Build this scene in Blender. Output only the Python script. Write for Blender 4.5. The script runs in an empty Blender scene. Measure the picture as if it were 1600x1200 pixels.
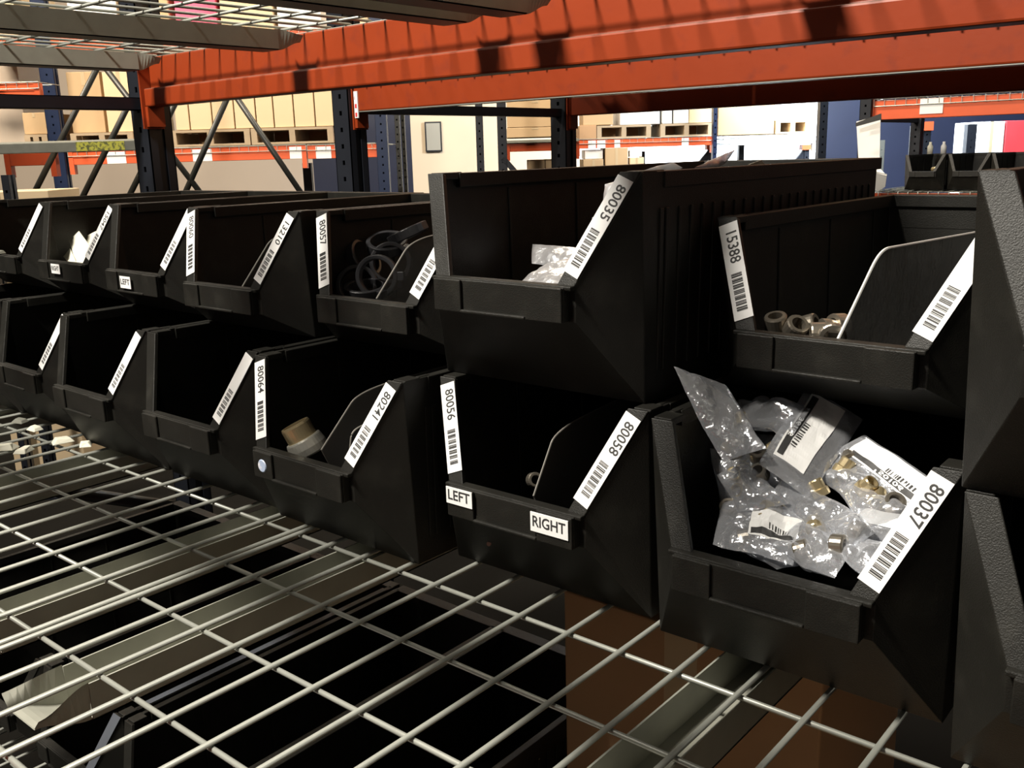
import bpy, bmesh, math, random
from mathutils import Vector, Matrix, noise
random.seed(7)
SC = bpy.context.scene
COL = SC.collection
R = math.radians

# ------------------------------------------------------------------ camera
F_PX, YAW, PITCH, ROLL = 1496.2, 0.705216, 0.237036, -0.027773
CAM = Vector((0.98760, -0.72170, 0.48151))
cy, sy, cp, sp = math.cos(YAW), math.sin(YAW), math.cos(PITCH), math.sin(PITCH)
FWD = Vector((-sy*cp, cy*cp, -sp)); RT = Vector((cy, sy, 0)); UP = RT.cross(FWD)
RIGHT = math.cos(ROLL)*RT + math.sin(ROLL)*UP
UPV = -math.sin(ROLL)*RT + math.cos(ROLL)*UP
cd = bpy.data.cameras.new('camera'); cam = bpy.data.objects.new('camera', cd); COL.objects.link(cam)
cd.sensor_width = 36; cd.sensor_fit = 'HORIZONTAL'; cd.lens = F_PX/1600*36; cd.clip_start = 0.02; cd.clip_end = 200
m = Matrix((RIGHT, UPV, -FWD)).transposed().to_4x4(); m.translation = CAM
cam.matrix_world = m
SC.camera = cam

# ------------------------------------------------------------------ world, view
w = bpy.data.worlds.new('warehouse_air'); SC.world = w; w.use_nodes = True
w.node_tree.nodes['Background'].inputs[0].default_value = (1.0, 0.94, 0.84, 1)
w.node_tree.nodes['Background'].inputs[1].default_value = 0.065
SC.view_settings.view_transform = 'Standard'; SC.view_settings.look = 'None'
SC.view_settings.exposure = 0.22; SC.view_settings.gamma = 1.0
SC.view_settings.use_curve_mapping = False
try:
    SC.cycles.use_denoising = True
    SC.cycles.max_bounces = 8; SC.cycles.transparent_max_bounces = 24
except Exception: pass

def aim(o, target):
    o.rotation_euler = (Vector(target)-o.location).to_track_quat('-Z', 'Y').to_euler()
def area(name, loc, target, sx, sy_, power, color, spread=180):
    l = bpy.data.lights.new(name, 'AREA'); l.shape = 'RECTANGLE'; l.size = sx; l.size_y = sy_
    l.energy = power; l.color = color; l.spread = R(spread)
    o = bpy.data.objects.new(name, l); COL.objects.link(o); o.location = loc; aim(o, target); return o
WARM = (1.0, 0.87, 0.70); COOL = (0.62, 0.80, 1.0)
# ceiling fixtures over the aisle in front of the rack and over the far aisles
area('aisle_lamp', (-0.7, -2.1, 3.6), (0.2, 0.0, 0.2), 0.7, 0.35, 370, (1.0, .935, .83))
area('aisle_lamp_far', (-3.2, 4.0, 4.6), (-3.4, 6.5, 0.4), 1.6, 0.5, 300, WARM)
area('aisle_lamp_left', (-5.5, 0.3, 4.2), (-7.0, 3.2, 0.7), 1.6, 0.5, 380, WARM)
area('dock_daylight', (-2.2, 8.2, 2.2), (-3.2, 10.0, 0.6), 1.2, 1.2, 520, (0.80, 0.90, 1.0))
area('dock_daylight_near', (-1.55, 6.9, 1.9), (-1.75, 8.3, 0.6), 0.5, 0.5, 45, COOL)

# ------------------------------------------------------------------ helpers
def ray(px, py):
    return (RIGHT*((px-800)/F_PX) + UPV*(-(py-600)/F_PX) + FWD)
def on_y(px, py, y): d = ray(px, py); return CAM + d*((y-CAM.y)/d.y)
def on_x(px, py, x): d = ray(px, py); return CAM + d*((x-CAM.x)/d.x)
def on_z(px, py, z): d = ray(px, py); return CAM + d*((z-CAM.z)/d.z)
EF = Vector((-sy, cy, 0)); ER = Vector((cy, sy, 0))      # heading of the far racking block
def on_w(px, py, dist):
    d = ray(px, py); return CAM + d*(dist/d.dot(EF))
def wloc(P):   # world -> (u, w, z) in the far block's own axes
    q = P-CAM; return Vector((q.dot(ER), q.dot(EF), P.z))

class MB:
    def __init__(s): s.v = []; s.f = []; s.mi = []
    def add(s, vs, fs, mi=0):
        n = len(s.v); s.v += [Vector(v) for v in vs]; s.f += [[i+n for i in f] for f in fs]; s.mi += [mi]*len(fs); return s
    def box(s, a, b, M=None, mi=0):
        x0, y0, z0 = a; x1, y1, z1 = b
        vs = [Vector(p) for p in ((x0,y0,z0),(x1,y0,z0),(x1,y1,z0),(x0,y1,z0),(x0,y0,z1),(x1,y0,z1),(x1,y1,z1),(x0,y1,z1))]
        if M is not None: vs = [M @ v for v in vs]
        return s.add(vs, [(0,3,2,1),(4,5,6,7),(0,1,5,4),(1,2,6,5),(2,3,7,6),(3,0,4,7)], mi)
    def bar(s, p, q, w_, h, mi=0, up=(0,0,1)):
        p = Vector(p); q = Vector(q); d = (q-p).normalized(); u = Vector(up)
        if abs(d.dot(u)) > .98: u = Vector((0,1,0))
        a = d.cross(u).normalized(); b = a.cross(d).normalized()
        vs = [p+a*i*w_/2+b*j*h/2 for i, j in ((-1,-1),(1,-1),(1,1),(-1,1))] + [q+a*i*w_/2+b*j*h/2 for i, j in ((-1,-1),(1,-1),(1,1),(-1,1))]
        return s.add(vs, [(0,1,2,3),(7,6,5,4),(0,4,5,1),(1,5,6,2),(2,6,7,3),(3,7,4,0)], mi)
    def tube(s, pts, r, n=6, mi=0, cap=True):
        pts = [Vector(p) for p in pts]; rings = []
        for i, p in enumerate(pts):
            d = (pts[min(i+1, len(pts)-1)]-pts[max(i-1, 0)]).normalized()
            u = Vector((0,0,1)) if abs(d.z) < .9 else Vector((0,1,0))
            a = d.cross(u).normalized(); b = a.cross(d)
            rr = r[i] if isinstance(r, (list, tuple)) else r
            rings.append([p+a*rr*math.cos(t*2*math.pi/n)+b*rr*math.sin(t*2*math.pi/n) for t in range(n)])
        vs = [v for k in rings for v in k]; fs = []
        for i in range(len(rings)-1):
            for t in range(n):
                fs.append((i*n+t, i*n+(t+1) % n, (i+1)*n+(t+1) % n, (i+1)*n+t))
        if cap: fs += [tuple(range(n-1, -1, -1)), tuple(range((len(rings)-1)*n, len(rings)*n))]
        return s.add(vs, fs, mi)
    def lathe(s, prof, n=20, M=None, mi=0):
        vs = []; fs = []; k = len(prof)
        for t in range(n):
            c, q = math.cos(t*2*math.pi/n), math.sin(t*2*math.pi/n)
            for r_, z in prof: vs.append(Vector((r_*c, r_*q, z)))
        if M is not None: vs = [M @ v for v in vs]
        for t in range(n):
            for i in range(k-1):
                a = t*k+i; b = ((t+1) % n)*k+i
                fs.append((a, b, b+1, a+1))
        return s.add(vs, fs, mi)
    def prism_x(s, prof, x0, x1, mi=0):   # closed (y,z) outline extruded along x
        n = len(prof); vs = [Vector((x0, y, z)) for y, z in prof]+[Vector((x1, y, z)) for y, z in prof]
        fs = [tuple(range(n-1, -1, -1)), tuple(range(n, 2*n))]+[(i, (i+1) % n, n+(i+1) % n, n+i) for i in range(n)]
        return s.add(vs, fs, mi)
    def build(s, name, mats, parent=None, bevel=0, smooth=False, M=None):
        me = bpy.data.meshes.new(name)
        me.from_pydata([tuple(M @ v) if M is not None else tuple(v) for v in s.v], [], s.f)
        for mm in (mats if isinstance(mats, (list, tuple)) else [mats]): me.materials.append(mm)
        for p, i in zip(me.polygons, s.mi): p.material_index = i; p.use_smooth = smooth
        bm = bmesh.new(); bm.from_mesh(me); bmesh.ops.recalc_face_normals(bm, faces=bm.faces); bm.to_mesh(me); bm.free()
        o = bpy.data.objects.new(name, me); COL.objects.link(o)
        if parent: o.parent = parent
        if bevel:
            b = o.modifiers.new('edge', 'BEVEL'); b.width = bevel; b.segments = 2; b.limit_method = 'ANGLE'; b.angle_limit = R(40)
        return o
def tag(o, label=None, cat=None, group=None, kind=None):
    for k, v in (('label', label), ('category', cat), ('group', group), ('kind', kind)):
        if v: o[k] = v
    return o
def thing(name, label, cat, loc=(0,0,0), rz=0, group=None):
    o = bpy.data.objects.new(name, None); o.empty_display_size = .05; COL.objects.link(o)
    o.location = loc; o.rotation_euler = (0, 0, rz); return tag(o, label, cat, group)
def copy_tree(o, parent=None):
    c = o.copy(); COL.objects.link(c); c.parent = parent
    for ch in list(o.children): copy_tree(ch, c)
    return c

# ------------------------------------------------------------------ materials
def mat(name, col, rough=.6, metal=0, bump=0, bscale=200, var=0, vscale=8, spec=.5, alpha=1, emit=None, dust=None, stain=None):
    m = bpy.data.materials.new(name); m.use_nodes = True; nt = m.node_tree; b = nt.nodes['Principled BSDF']
    N = nt.nodes.new; L = nt.links.new
    b.inputs['Roughness'].default_value = rough; b.inputs['Metallic'].default_value = metal
    b.inputs['Specular IOR Level'].default_value = spec
    src = None
    tc = N('ShaderNodeTexCoord')
    if var or dust or stain:
        nz = N('ShaderNodeTexNoise'); nz.inputs['Scale'].default_value = vscale; nz.inputs['Detail'].default_value = 5
        L(tc.outputs['Object'], nz.inputs['Vector'])
        mx = N('ShaderNodeMix'); mx.data_type = 'RGBA'
        mx.inputs[6].default_value = (*[c*(1-var) for c in col], 1); mx.inputs[7].default_value = (*[min(1, c*(1+var)) for c in col], 1)
        L(nz.outputs['Fac'], mx.inputs[0]); src = mx.outputs[2]
        if stain:
            n2 = N('ShaderNodeTexNoise'); n2.inputs['Scale'].default_value = stain[1]; n2.inputs['Detail'].default_value = 8
            L(tc.outputs['Object'], n2.inputs['Vector'])
            rp = N('ShaderNodeValToRGB'); rp.color_ramp.elements[0].position = stain[2]; rp.color_ramp.elements[1].position = stain[3]
            L(n2.outputs['Fac'], rp.inputs[0])
            m3 = N('ShaderNodeMix'); m3.data_type = 'RGBA'; m3.inputs[7].default_value = (*stain[0], 1)
            L(rp.outputs[0], m3.inputs[0]); L(src, m3.inputs[6]); src = m3.outputs[2]
        if dust:   # settled dust on the upward faces
            g = N('ShaderNodeNewGeometry'); sx_ = N('ShaderNodeSeparateXYZ'); L(g.outputs['Normal'], sx_.inputs[0])
            rp = N('ShaderNodeValToRGB'); rp.color_ramp.elements[0].position = .35; rp.color_ramp.elements[1].position = .95
            L(sx_.outputs['Z'], rp.inputs[0])
            m3 = N('ShaderNodeMix'); m3.data_type = 'RGBA'; m3.inputs[7].default_value = (*dust, 1)
            L(rp.outputs[0], m3.inputs[0]); L(src, m3.inputs[6]); src = m3.outputs[2]
        L(src, b.inputs['Base Color'])
    else:
        b.inputs['Base Color'].default_value = (*col, 1)
    if bump:
        nb = N('ShaderNodeTexNoise'); nb.inputs['Scale'].default_value = bscale; nb.inputs['Detail'].default_value = 3
        L(tc.outputs['Object'], nb.inputs['Vector'])
        bp = N('ShaderNodeBump'); bp.inputs['Strength'].default_value = bump; bp.inputs['Distance'].default_value = .002
        L(nb.outputs['Fac'], bp.inputs['Height']); L(bp.outputs[0], b.inputs['Normal'])
    if alpha < 1: b.inputs['Alpha'].default_value = alpha
    if emit: b.inputs['Emission Color'].default_value = (*emit[0], 1); b.inputs['Emission Strength'].default_value = emit[1]
    return m
M = {}
M['bin'] = mat('black_bin_plastic', (.0105, .0100, .0080), .48, bump=.28, bscale=900, var=.35, vscale=14, spec=.38, stain=((.022, .021, .017), 30, .52, .8))
M['div'] = mat('divider_plastic', (.11, .105, .095), .28, spec=.5, bump=.05, bscale=30)
M['label'] = mat('label_paper', (.92, .92, .91), .55)
M['ink'] = mat('label_ink', (.035, .035, .035), .6)
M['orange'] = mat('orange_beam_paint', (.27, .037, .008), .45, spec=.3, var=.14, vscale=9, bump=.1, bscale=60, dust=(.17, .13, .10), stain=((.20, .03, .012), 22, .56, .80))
M['orange_plain'] = mat('orange_beam_paint_clean', (.72, .12, .04), .45, var=.1, vscale=9)
M['post'] = mat('dark_blue_post_paint', (.012, .014, .020), .42, var=.25, vscale=12, spec=.5)
M['bluepost'] = mat('blue_post_paint', (.009, .018, .052), .4, var=.25, vscale=12)
M['brace'] = mat('dark_brace_paint', (.026, .026, .022), .45, var=.2, vscale=12)
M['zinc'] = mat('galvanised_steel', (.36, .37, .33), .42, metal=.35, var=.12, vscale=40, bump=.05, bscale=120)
M['zinc_dull'] = mat('galvanised_channel', (.33, .33, .28), .55, metal=.1, var=.18, vscale=25)
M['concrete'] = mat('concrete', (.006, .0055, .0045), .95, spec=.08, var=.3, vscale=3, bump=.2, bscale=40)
M['wall'] = mat('painted_wall', (.60, .50, .40), .8, var=.06, vscale=2)
M['wall_blue'] = mat('navy_panel', (.012, .017, .042), .5, var=.2, vscale=3)
M['wall_white'] = mat('white_panel', (.78, .78, .76), .7, var=.04, vscale=2)
M['wall_beige'] = mat('beige_panel', (.78, .64, .46), .65, var=.05, vscale=2)
M['ceiling'] = mat('ceiling_panel', (.30, .28, .25), .9)
M['card'] = mat('cardboard', (.52, .36, .20), .8, var=.1, vscale=5, bump=.1, bscale=90)
M['card_pale'] = mat('pale_cardboard', (.70, .54, .34), .8, var=.07, vscale=5)
M['card_dark'] = mat('brown_cardboard', (.46, .28, .15), .85, var=.12, vscale=5)
M['tape'] = mat('packing_tape', (.55, .42, .26), .3)
M['wood'] = mat('pallet_wood', (.42, .32, .21), .8, var=.25, vscale=12)
M['white'] = mat('white_sheet', (.85, .85, .83), .6)
M['pink'] = mat('pink_wrap', (.75, .12, .22), .5, var=.15, vscale=6)
M['red'] = mat('red_carton', (.75, .05, .06), .5, var=.15, vscale=5)
M['yellow'] = mat('worn_yellow_sticker', (.50, .48, .06), .6, stain=((.10, .11, .03), 60, .45, .6), var=.1)
M['grey'] = mat('grey_paint', (.17, .17, .14), .7, var=.25, vscale=20)
M['steel'] = mat('plated_steel', (.72, .70, .62), .30, metal=.75, bump=.05, bscale=60)
M['steel_dull'] = mat('dull_plated_steel', (.38, .34, .28), .30, metal=.85)
M['edge'] = mat('edge_highlight_bright', (.85, .84, .80), .4)
M['edge_dim'] = mat('edge_highlight_dim', (.20, .19, .17), .4)
M['brass'] = mat('brass', (.66, .54, .32), .28, metal=.8)
M['blackrub'] = mat('glossy_black_plastic', (.040, .040, .044), .32, spec=.6)
M['tote'] = mat('dark_tote_plastic', (.012, .012, .014), .6)
M['toterim'] = mat('tote_rim_plastic', (.10, .11, .13), .5)
M['sticker'] = mat('blue_white_sticker', (.50, .60, .80), .4, stain=((.9, .9, .95), 60, .48, .55), var=.1)
M['cream'] = mat('cream_paper', (.82, .80, .66), .7, var=.05, vscale=10)
M['grime'] = mat('grime_dot', (.45, .25, .2), .7)
def daylight():
    m = bpy.data.materials.new('daylight_glazing'); m.use_nodes = True; nt = m.node_tree
    b = nt.nodes['Principled BSDF']; b.inputs['Emission Color'].default_value = (.86, .94, 1, 1); b.inputs['Emission Strength'].default_value = 2.2
    b.inputs['Base Color'].default_value = (.8, .85, .9, 1); return m
M['day'] = daylight()
def film(name, tr=.56, tint=(.90, .92, .97), rough=.16):
    m = bpy.data.materials.new(name); m.use_nodes = True; nt = m.node_tree; N = nt.nodes.new; L = nt.links.new
    nt.nodes.remove(nt.nodes['Principled BSDF']); out = nt.nodes['Material Output']
    t = N('ShaderNodeBsdfTransparent'); t.inputs[0].default_value = (.94, .95, .97, 1)
    d = N('ShaderNodeBsdfDiffuse'); d.inputs[0].default_value = (*tint, 1)
    g = N('ShaderNodeBsdfGlossy'); g.inputs['Roughness'].default_value = rough; g.inputs[0].default_value = (.9, .92, .95, 1)
    tc = N('ShaderNodeTexCoord'); nb = N('ShaderNodeTexNoise'); nb.inputs['Scale'].default_value = 38; nb.inputs['Detail'].default_value = 4
    L(tc.outputs['Object'], nb.inputs['Vector'])
    bp = N('ShaderNodeBump'); bp.inputs['Strength'].default_value = .9; bp.inputs['Distance'].default_value = .006
    L(nb.outputs['Fac'], bp.inputs['Height']); L(bp.outputs[0], g.inputs['Normal'])
    m1 = N('ShaderNodeMixShader'); m1.inputs[0].default_value = .72; L(d.outputs[0], m1.inputs[1]); L(g.outputs[0], m1.inputs[2])
    lw = N('ShaderNodeLayerWeight'); lw.inputs[0].default_value = .45
    ma = N('ShaderNodeMath'); ma.operation = 'MULTIPLY_ADD'; ma.inputs[1].default_value = .45; ma.inputs[2].default_value = 1-tr
    L(lw.outputs['Facing'], ma.inputs[0])
    m2 = N('ShaderNodeMixShader'); L(ma.outputs[0], m2.inputs[0]); L(t.outputs[0], m2.inputs[1]); L(m1.outputs[0], m2.inputs[2])
    L(m2.outputs[0], out.inputs[0]); return m
M['film'] = film('clear_bag_film')
M['film_milky'] = film('milky_bag_film', .35, (.62, .60, .60), .3)
M['cleardiv'] = film('clear_divider_plastic', .72, (.25, .24, .22), .12)

# ------------------------------------------------------------------ setting
FLOOR = -1.30
def struct(o, ): return tag(o, kind='structure')
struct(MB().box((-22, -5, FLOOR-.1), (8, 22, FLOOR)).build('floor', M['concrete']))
struct(MB().box((-22, -5, 6.0), (8, 22, 6.1)).build('ceiling', M['ceiling']))

def wbox(u0, u1, w0, w1, z0, z1, mb=None, mi=0):   # box in the far block's axes
    mb = mb or MB(); vs = []
    for u, w_, z in ((u0,w0,z0),(u1,w0,z0),(u1,w1,z0),(u0,w1,z0),(u0,w0,z1),(u1,w0,z1),(u1,w1,z1),(u0,w1,z1)):
        P = CAM + ER*u + EF*w_; vs.append(Vector((P.x, P.y, z)))
    mb.add(vs, [(0,3,2,1),(4,5,6,7),(0,1,5,4),(1,2,6,5),(2,3,7,6),(3,0,4,7)], mi); return mb
def span(px0, py0, px1, py1, dist):  # u0,u1,z0,z1 of a photo rectangle standing at that distance
    mx_, my = (px0+px1)/2, (py0+py1)/2
    a = wloc(on_w(px0, my, dist)); b = wloc(on_w(px1, my, dist)); t = on_w(mx_, py0, dist).z; q = on_w(mx_, py1, dist).z
    return a.x, b.x, q, t
def U(px, dist, py=230): return wloc(on_w(px, py, dist)).x
def Z(px, py, dist): return on_w(px, py, dist).z

WB = 12.5
struct(wbox(U(-400, WB), U(487, WB), WB, WB+.15, FLOOR, 6).build('wall_back', M['wall']))
struct(wbox(U(487, WB), U(643, WB), WB, WB+.15, FLOOR, 6).build('wall_back_blue', M['wall_blue']))
struct(wbox(U(643, WB), U(905, WB), WB, WB+.15, FLOOR, 6).build('wall_back_beige', M['wall_beige']))
struct(wbox(U(905, WB), U(1290, WB), WB, WB+.15, FLOOR, 6).build('wall_back_white', M['wall_white']))
struct(wbox(U(1290, WB), U(2300, WB), WB, WB+.15, FLOOR, 6).build('wall_back_navy', M['wall_blue']))
# frosted daylight opening in the white wall
u0, u1, z0, z1 = span(985, 120, 1283, 262, WB-.05)
win = tag(wbox(u0, u1, WB-.05, WB, z0, z1).build('window_1', M['day']), kind='structure')

# ------------------------------------------------------------------ storage bins
def strip_pts(dz, H):
    A = Vector((.1406, -.0133, H)); B = Vector((.0927, -.0558, .1214-dz)); return A, B
def bin_shell(D, dz):
    H = .228-dz; wt, wb, wl, yl = .1406, .1371, .0927, -.0558; zl, zb = .1214-dz, .0869-dz; yt = -.0133
    V = [(-wb,0,0),(wb,0,0),(-wl,yl,zb),(wl,yl,zb),(-wl,yl,zl),(wl,yl,zl),(-wt,yt,H),(wt,yt,H),(-wb,D,0),(wb,D,0),(-wt,D,H),(wt,D,H)]
    Fc = [(0,1,3,2),(2,3,5,4),(1,7,5),(1,5,3),(0,4,6),(0,2,4),(1,9,11,7),(0,6,10,8),(8,10,11,9),(0,8,9,1)]
    me = bpy.data.meshes.new('tmp'); me.from_pydata(V, [], Fc)
    bm = bmesh.new(); bm.from_mesh(me); bmesh.ops.recalc_face_normals(bm, faces=bm.faces)
    # outward normals check: bottom face must face down
    bm.faces.ensure_lookup_table()
    if bm.faces[9].normal.z > 0: bmesh.ops.reverse_faces(bm, faces=bm.faces)
    bm.to_mesh(me); bm.free()
    o = bpy.data.objects.new('tmp', me); COL.objects.link(o)
    s = o.modifiers.new('s', 'SOLIDIFY'); s.thickness = .0035; s.offset = -1; s.use_even_offset = True
    bpy.context.view_layer.update()
    ev = o.evaluated_get(bpy.context.evaluated_depsgraph_get()); m2 = bpy.data.meshes.new_from_object(ev)
    mb = MB(); mb.add([v.co.copy() for v in m2.vertices], [list(p.vertices) for p in m2.polygons])
    bpy.data.objects.remove(o); bpy.data.meshes.remove(me); bpy.data.meshes.remove(m2)
    A, B = strip_pts(dz, H)
    for s_ in (-1, 1):
        # broad sloping flange beside the opening
        a0 = Vector((A.x*s_, A.y, A.z)); b0 = Vector((B.x*s_, B.y, B.z)); inn = Vector((-s_*.0235, 0, 0))
        nrm = Vector((0, -(A.z-B.z), A.y-B.y)).normalized()
        if nrm.y > 0: nrm = -nrm
        q = [a0, b0, b0+inn*.9, a0+inn]; up = nrm*.0022; dn = -nrm*.004
        vs = [p+up for p in q]+[p+dn for p in q]
        mb.add(vs, [(0,1,2,3),(7,6,5,4),(0,4,5,1),(1,5,6,2),(2,6,7,3),(3,7,4,0)])
        # top rail: notch near the front, then a rolled rim running to the back
        mb.box((min(s_*(wt-.020), s_*wt), -.010, H-.006), (max(s_*(wt-.020), s_*wt), .014, H+.001))
        mb.box((min(s_*(wt-.011), s_*(wt+.0012)), .026, H-.016), (max(s_*(wt-.011), s_*(wt+.0012)), D, H))
        mb.bar((s_*(wt-.006), .014, H-.003), (s_*(wt-.006), .032, H-.003), .006, .008)
        # ribs on the outer side wall
        y = .022; k = 0
        while y < D-.02:
            t0, t1 = (.03, H-.035); f = lambda z: wb+(wt-wb)*z/H
            mb.bar((s_*(f(t0)+.0004), y, t0), (s_*(f(t1)+.0004), y, t1), .0045 if k > 1 else .007, .0028, up=(s_, 0, 0))
            y += .011 if k == 0 else .0235; k += 1
        # faint upright ridges inside
        for yy in (.12, .26, .40):
            if yy < D-.03: mb.bar((s_*(wb-.0045), yy, .004), (s_*(wt-.0045), yy, H-.02), .004, .002, up=(s_, 0, 0))
    # back rim and its overhang
    mb.box((-wt, D-.008, H-.016), (wt, D+.018, H))
    mb.box((-wt*.9, D-.004, H-.045), (wt*.9, D+.004, H-.016))
    return mb
def lip_mesh(dz):
    zl, zb = .1214-dz, .0869-dz; y0 = -.0558; mb = MB(); wl = .0855
    mb.box((-wl, y0-.010, zb), (wl, y0+.004, zl))                 # band
    mb.box((-wl, y0-.0135, zb), (-.047, y0-.010, zl)); mb.box((.040, y0-.0135, zb), (wl, y0-.010, zl))
    mb.box((-.047, y0-.015, zb), (.040, y0-.010, zb+.0035))       # ledge that keeps a card in
    mb.box((-.0927, y0-.008, zl-.003), (.0927, y0+.006, zl+.0015))# top edge
    return mb
BIN = {}
for key, D, dz in (('tall', .60, 0), ('short', .46, .05)):
    a = bin_shell(D, dz).build('hopper_body', M['bin'], bevel=.0012); b = lip_mesh(dz).build('label_holder', M['bin'], bevel=.0012)
    BIN[key] = (a.data, b.data, dz); bpy.data.objects.remove(a); bpy.data.objects.remove(b)
def txt(body, size, Mx, parent, name='printed_number', xs=1.0):
    c = bpy.data.curves.new('t', 'FONT'); c.body = body; c.size = size; c.align_x = 'LEFT'; c.align_y = 'CENTER'; c.extrude = .00008; c.resolution_u = 3
    c.offset = size*.012
    o = bpy.data.objects.new('t', c); COL.objects.link(o); bpy.context.view_layer.update()
    me = bpy.data.meshes.new_from_object(o.evaluated_get(bpy.context.evaluated_depsgraph_get()))
    bpy.data.objects.remove(o); me.materials.clear(); me.materials.append(M['ink'])
    me.transform(Mx @ Matrix.Diagonal((xs, 1, 1, 1)))
    p = bpy.data.objects.new(name, me); COL.objects.link(p); p.parent = parent; return p
def barcode(L0, L1, h, Mx, parent, seed):
    rr = random.Random(seed); mb = MB(); n = 7; step = (L1-L0)/n
    for i in range(n):
        x = L0+i*step; end = x+step*.72
        while x < end-.0002:
            wd = rr.choice((.0007, .0011, .0016)); wd = min(wd, end-x); mb.box((x, -h/2, 0), (x+wd, h/2, .0001)); x += wd+rr.choice((.0003, .0005))
    return mb.build('barcode', M['ink'], parent, M=Mx)
def bin_label(root, side, text, dz, a=.06, b=.90, seed=1, wd=.0205):
    H = .228-dz; A, B = strip_pts(dz, H); s = side
    A = Vector((A.x*s, A.y, A.z)); B = Vector((B.x*s, B.y, B.z))
    Lg = (B-A).length; ux = (B-A).normalized()
    cross = Vector((1, 0, 0)); nr = ux.cross(cross).normalized(); vy = nr.cross(ux).normalized()
    # centre line of the flange
    org = A + Vector((-s*.0118, 0, 0)) + nr*.0032 + ux*0
    org = org + ux*(a*Lg)
    Mx = Matrix((ux, vy, nr)).transposed().to_4x4(); Mx.translation = org
    L = (b-a)*Lg
    lb = MB().box((0, -wd/2, -.0004), (L, wd/2, 0)).build('barcode_label', M['label'], root, M=Mx)
    M2 = Mx @ Matrix.Translation((0, 0, .00012))
    if text: txt(text, .0165, M2 @ Matrix.Translation((L*.07, .0012, 0)), lb, xs=.93*L/.108)
    barcode(L*.53, L*.93, .0115, M2, lb, seed)
    return lb
def tagplate(root, text, x, z, dz, wd, ht, size):
    y = -.0558-.0150
    Mx = Matrix(((1,0,0,x),(0,0,-1,y),(0,1,0,z-dz),(0,0,0,1)))
    p = MB().box((-wd/2, -ht/2, -.0010), (wd/2, ht/2, 0)).build('word_label', M['label'], root, M=Mx)
    t = txt(text, size, Mx @ Matrix.Translation((-wd/2+.003, .0005, .0002)), p, name='printed_word')
    wt_ = max(v.co.x for v in t.data.vertices)-min(v.co.x for v in t.data.vertices); k = (wd-.006)/wt_
    x0 = min(v.co.x for v in t.data.vertices)
    for v in t.data.vertices: v.co.x = x-wd/2+.003+(v.co.x-x0)*k
    return p
def divider(root, x, D, dz, mt, f=(-.02, .02), knee=(.045, .145), top=.19, r=.03, thick=.002):
    # upright sheet whose front edge climbs from the lip and rounds over to the top edge
    H = top-dz*0; pts = [(D-.01, .005), (f[0], f[1])]
    P0 = Vector((f[0], f[1])); P1 = Vector(knee); P2 = Vector((D-.01, H))
    for t in (0, .5, .8): pts.append(tuple(P0.lerp(P1, t)))
    Q = P1 + (P2-P1).normalized()*r*2
    S = P0.lerp(P1, .8)
    for i in range(1, 9):
        t = i/8; pts.append(tuple(S*(1-t)**2+2*t*(1-t)*P1+Q*t*t))
    pts.append((D-.01, H))
    o = MB().prism_x(pts, x-thick/2, x+thick/2).build('divider', mt, root); return o
def make_bin(key, x, y, z, rot, label, group):
    body, lip, dz = BIN[key]
    r = thing('storage_bin', label, 'bin', (x, y, z), R(rot), group)
    for nm, me in (('hopper_body', body), ('label_holder', lip)):
        o = bpy.data.objects.new(nm, me); COL.objects.link(o); o.parent = r
        if nm == 'hopper_body' or 1:
            b = o.modifiers.new('edge', 'BEVEL'); b.width = .0012; b.segments = 2; b.limit_method = 'ANGLE'; b.angle_limit = R(40)
    return r, dz
GL, GU = 'black storage bins standing on the wire deck', 'black storage bins stacked on the lower row'
Z2 = .2325
B = {}
def mk(name, key, x, y, z, rot, label, labels=(), g=GL):
    r, dz = make_bin(key, x, y, z, rot, label, g); B[name] = r
    for i, l in enumerate(labels):
        kw = l[2] if len(l) > 2 else {}
        bin_label(r, l[0], l[1], dz, seed=hash(name) % 97 + i if False else len(name)*7+i*5+int(abs(x)*100), **kw)
    return r
mk('L0', 'tall', -1.087, .055, .003, -1, 'black bin at the far left end of the deck, mostly cut off', ())
mk('L1', 'tall', -.799, .054, .003, -1.0, 'empty black bin, leftmost whole one on the wire deck', ((1, ''),))
mk('L2', 'tall', -.515, .033, .003, -.4, 'empty black bin on the wire deck under the bin with the LEFT tag', ((1, ''),))
mk('L3', 'tall', -.226, .031, .003, .1, 'empty black bin on the deck just left of the one holding a metal coupling', ((1, ''),))
mk('L4', 'tall', .068, .017, .003, -.3, 'black bin on the deck labelled 80241 with a metal coupling inside', ((-1, '80064'), (1, '80241')))
mk('L5', 'tall', .362, .066, .003, .6, 'black bin on the deck with LEFT and RIGHT tags and numbers 80056 and 80058', ((-1, '80056'), (1, '80058')))
mk('L6', 'tall', .657, .052, .003, .8, 'black bin labelled 80037 heaped with bags of small fittings', ((1, '80037'),))
mk('L7', 'tall', .950, .010, .003, 0, 'black bin on the deck at the right picture edge, only its left flange in view', ())
mk('U0', 'short', -1.111, .177, Z2, .4, 'black upper bin at the left picture edge with a slanting barcode', ((1, ''),), GU)
mk('U1', 'short', -.820, .171, Z2, 0, 'black upper bin with a small RIGHT tag and folded cream papers', ((1, '15047'),), GU)
mk('U2', 'short', -.526, .153, Z2, -1.6, 'black upper bin with a small LEFT tag on its lip', ((1, ''),), GU)
mk('U3', 'short', -.235, .125, Z2, -.6, 'black upper bin labelled 13210 with a thin clear divider', ((-1, '80060'), (1, '13210')), GU)
mk('U4', 'short', .065, .138, Z2, -.3, 'black upper bin holding black plastic rings behind a divider', ((-1, '80057'), (1, '')), GU)
mk('U5', 'tall', .349, .073, Z2, 0, 'tall black upper bin labelled 80035 with milky plastic bags', ((1, '80035'),), GU)
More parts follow.
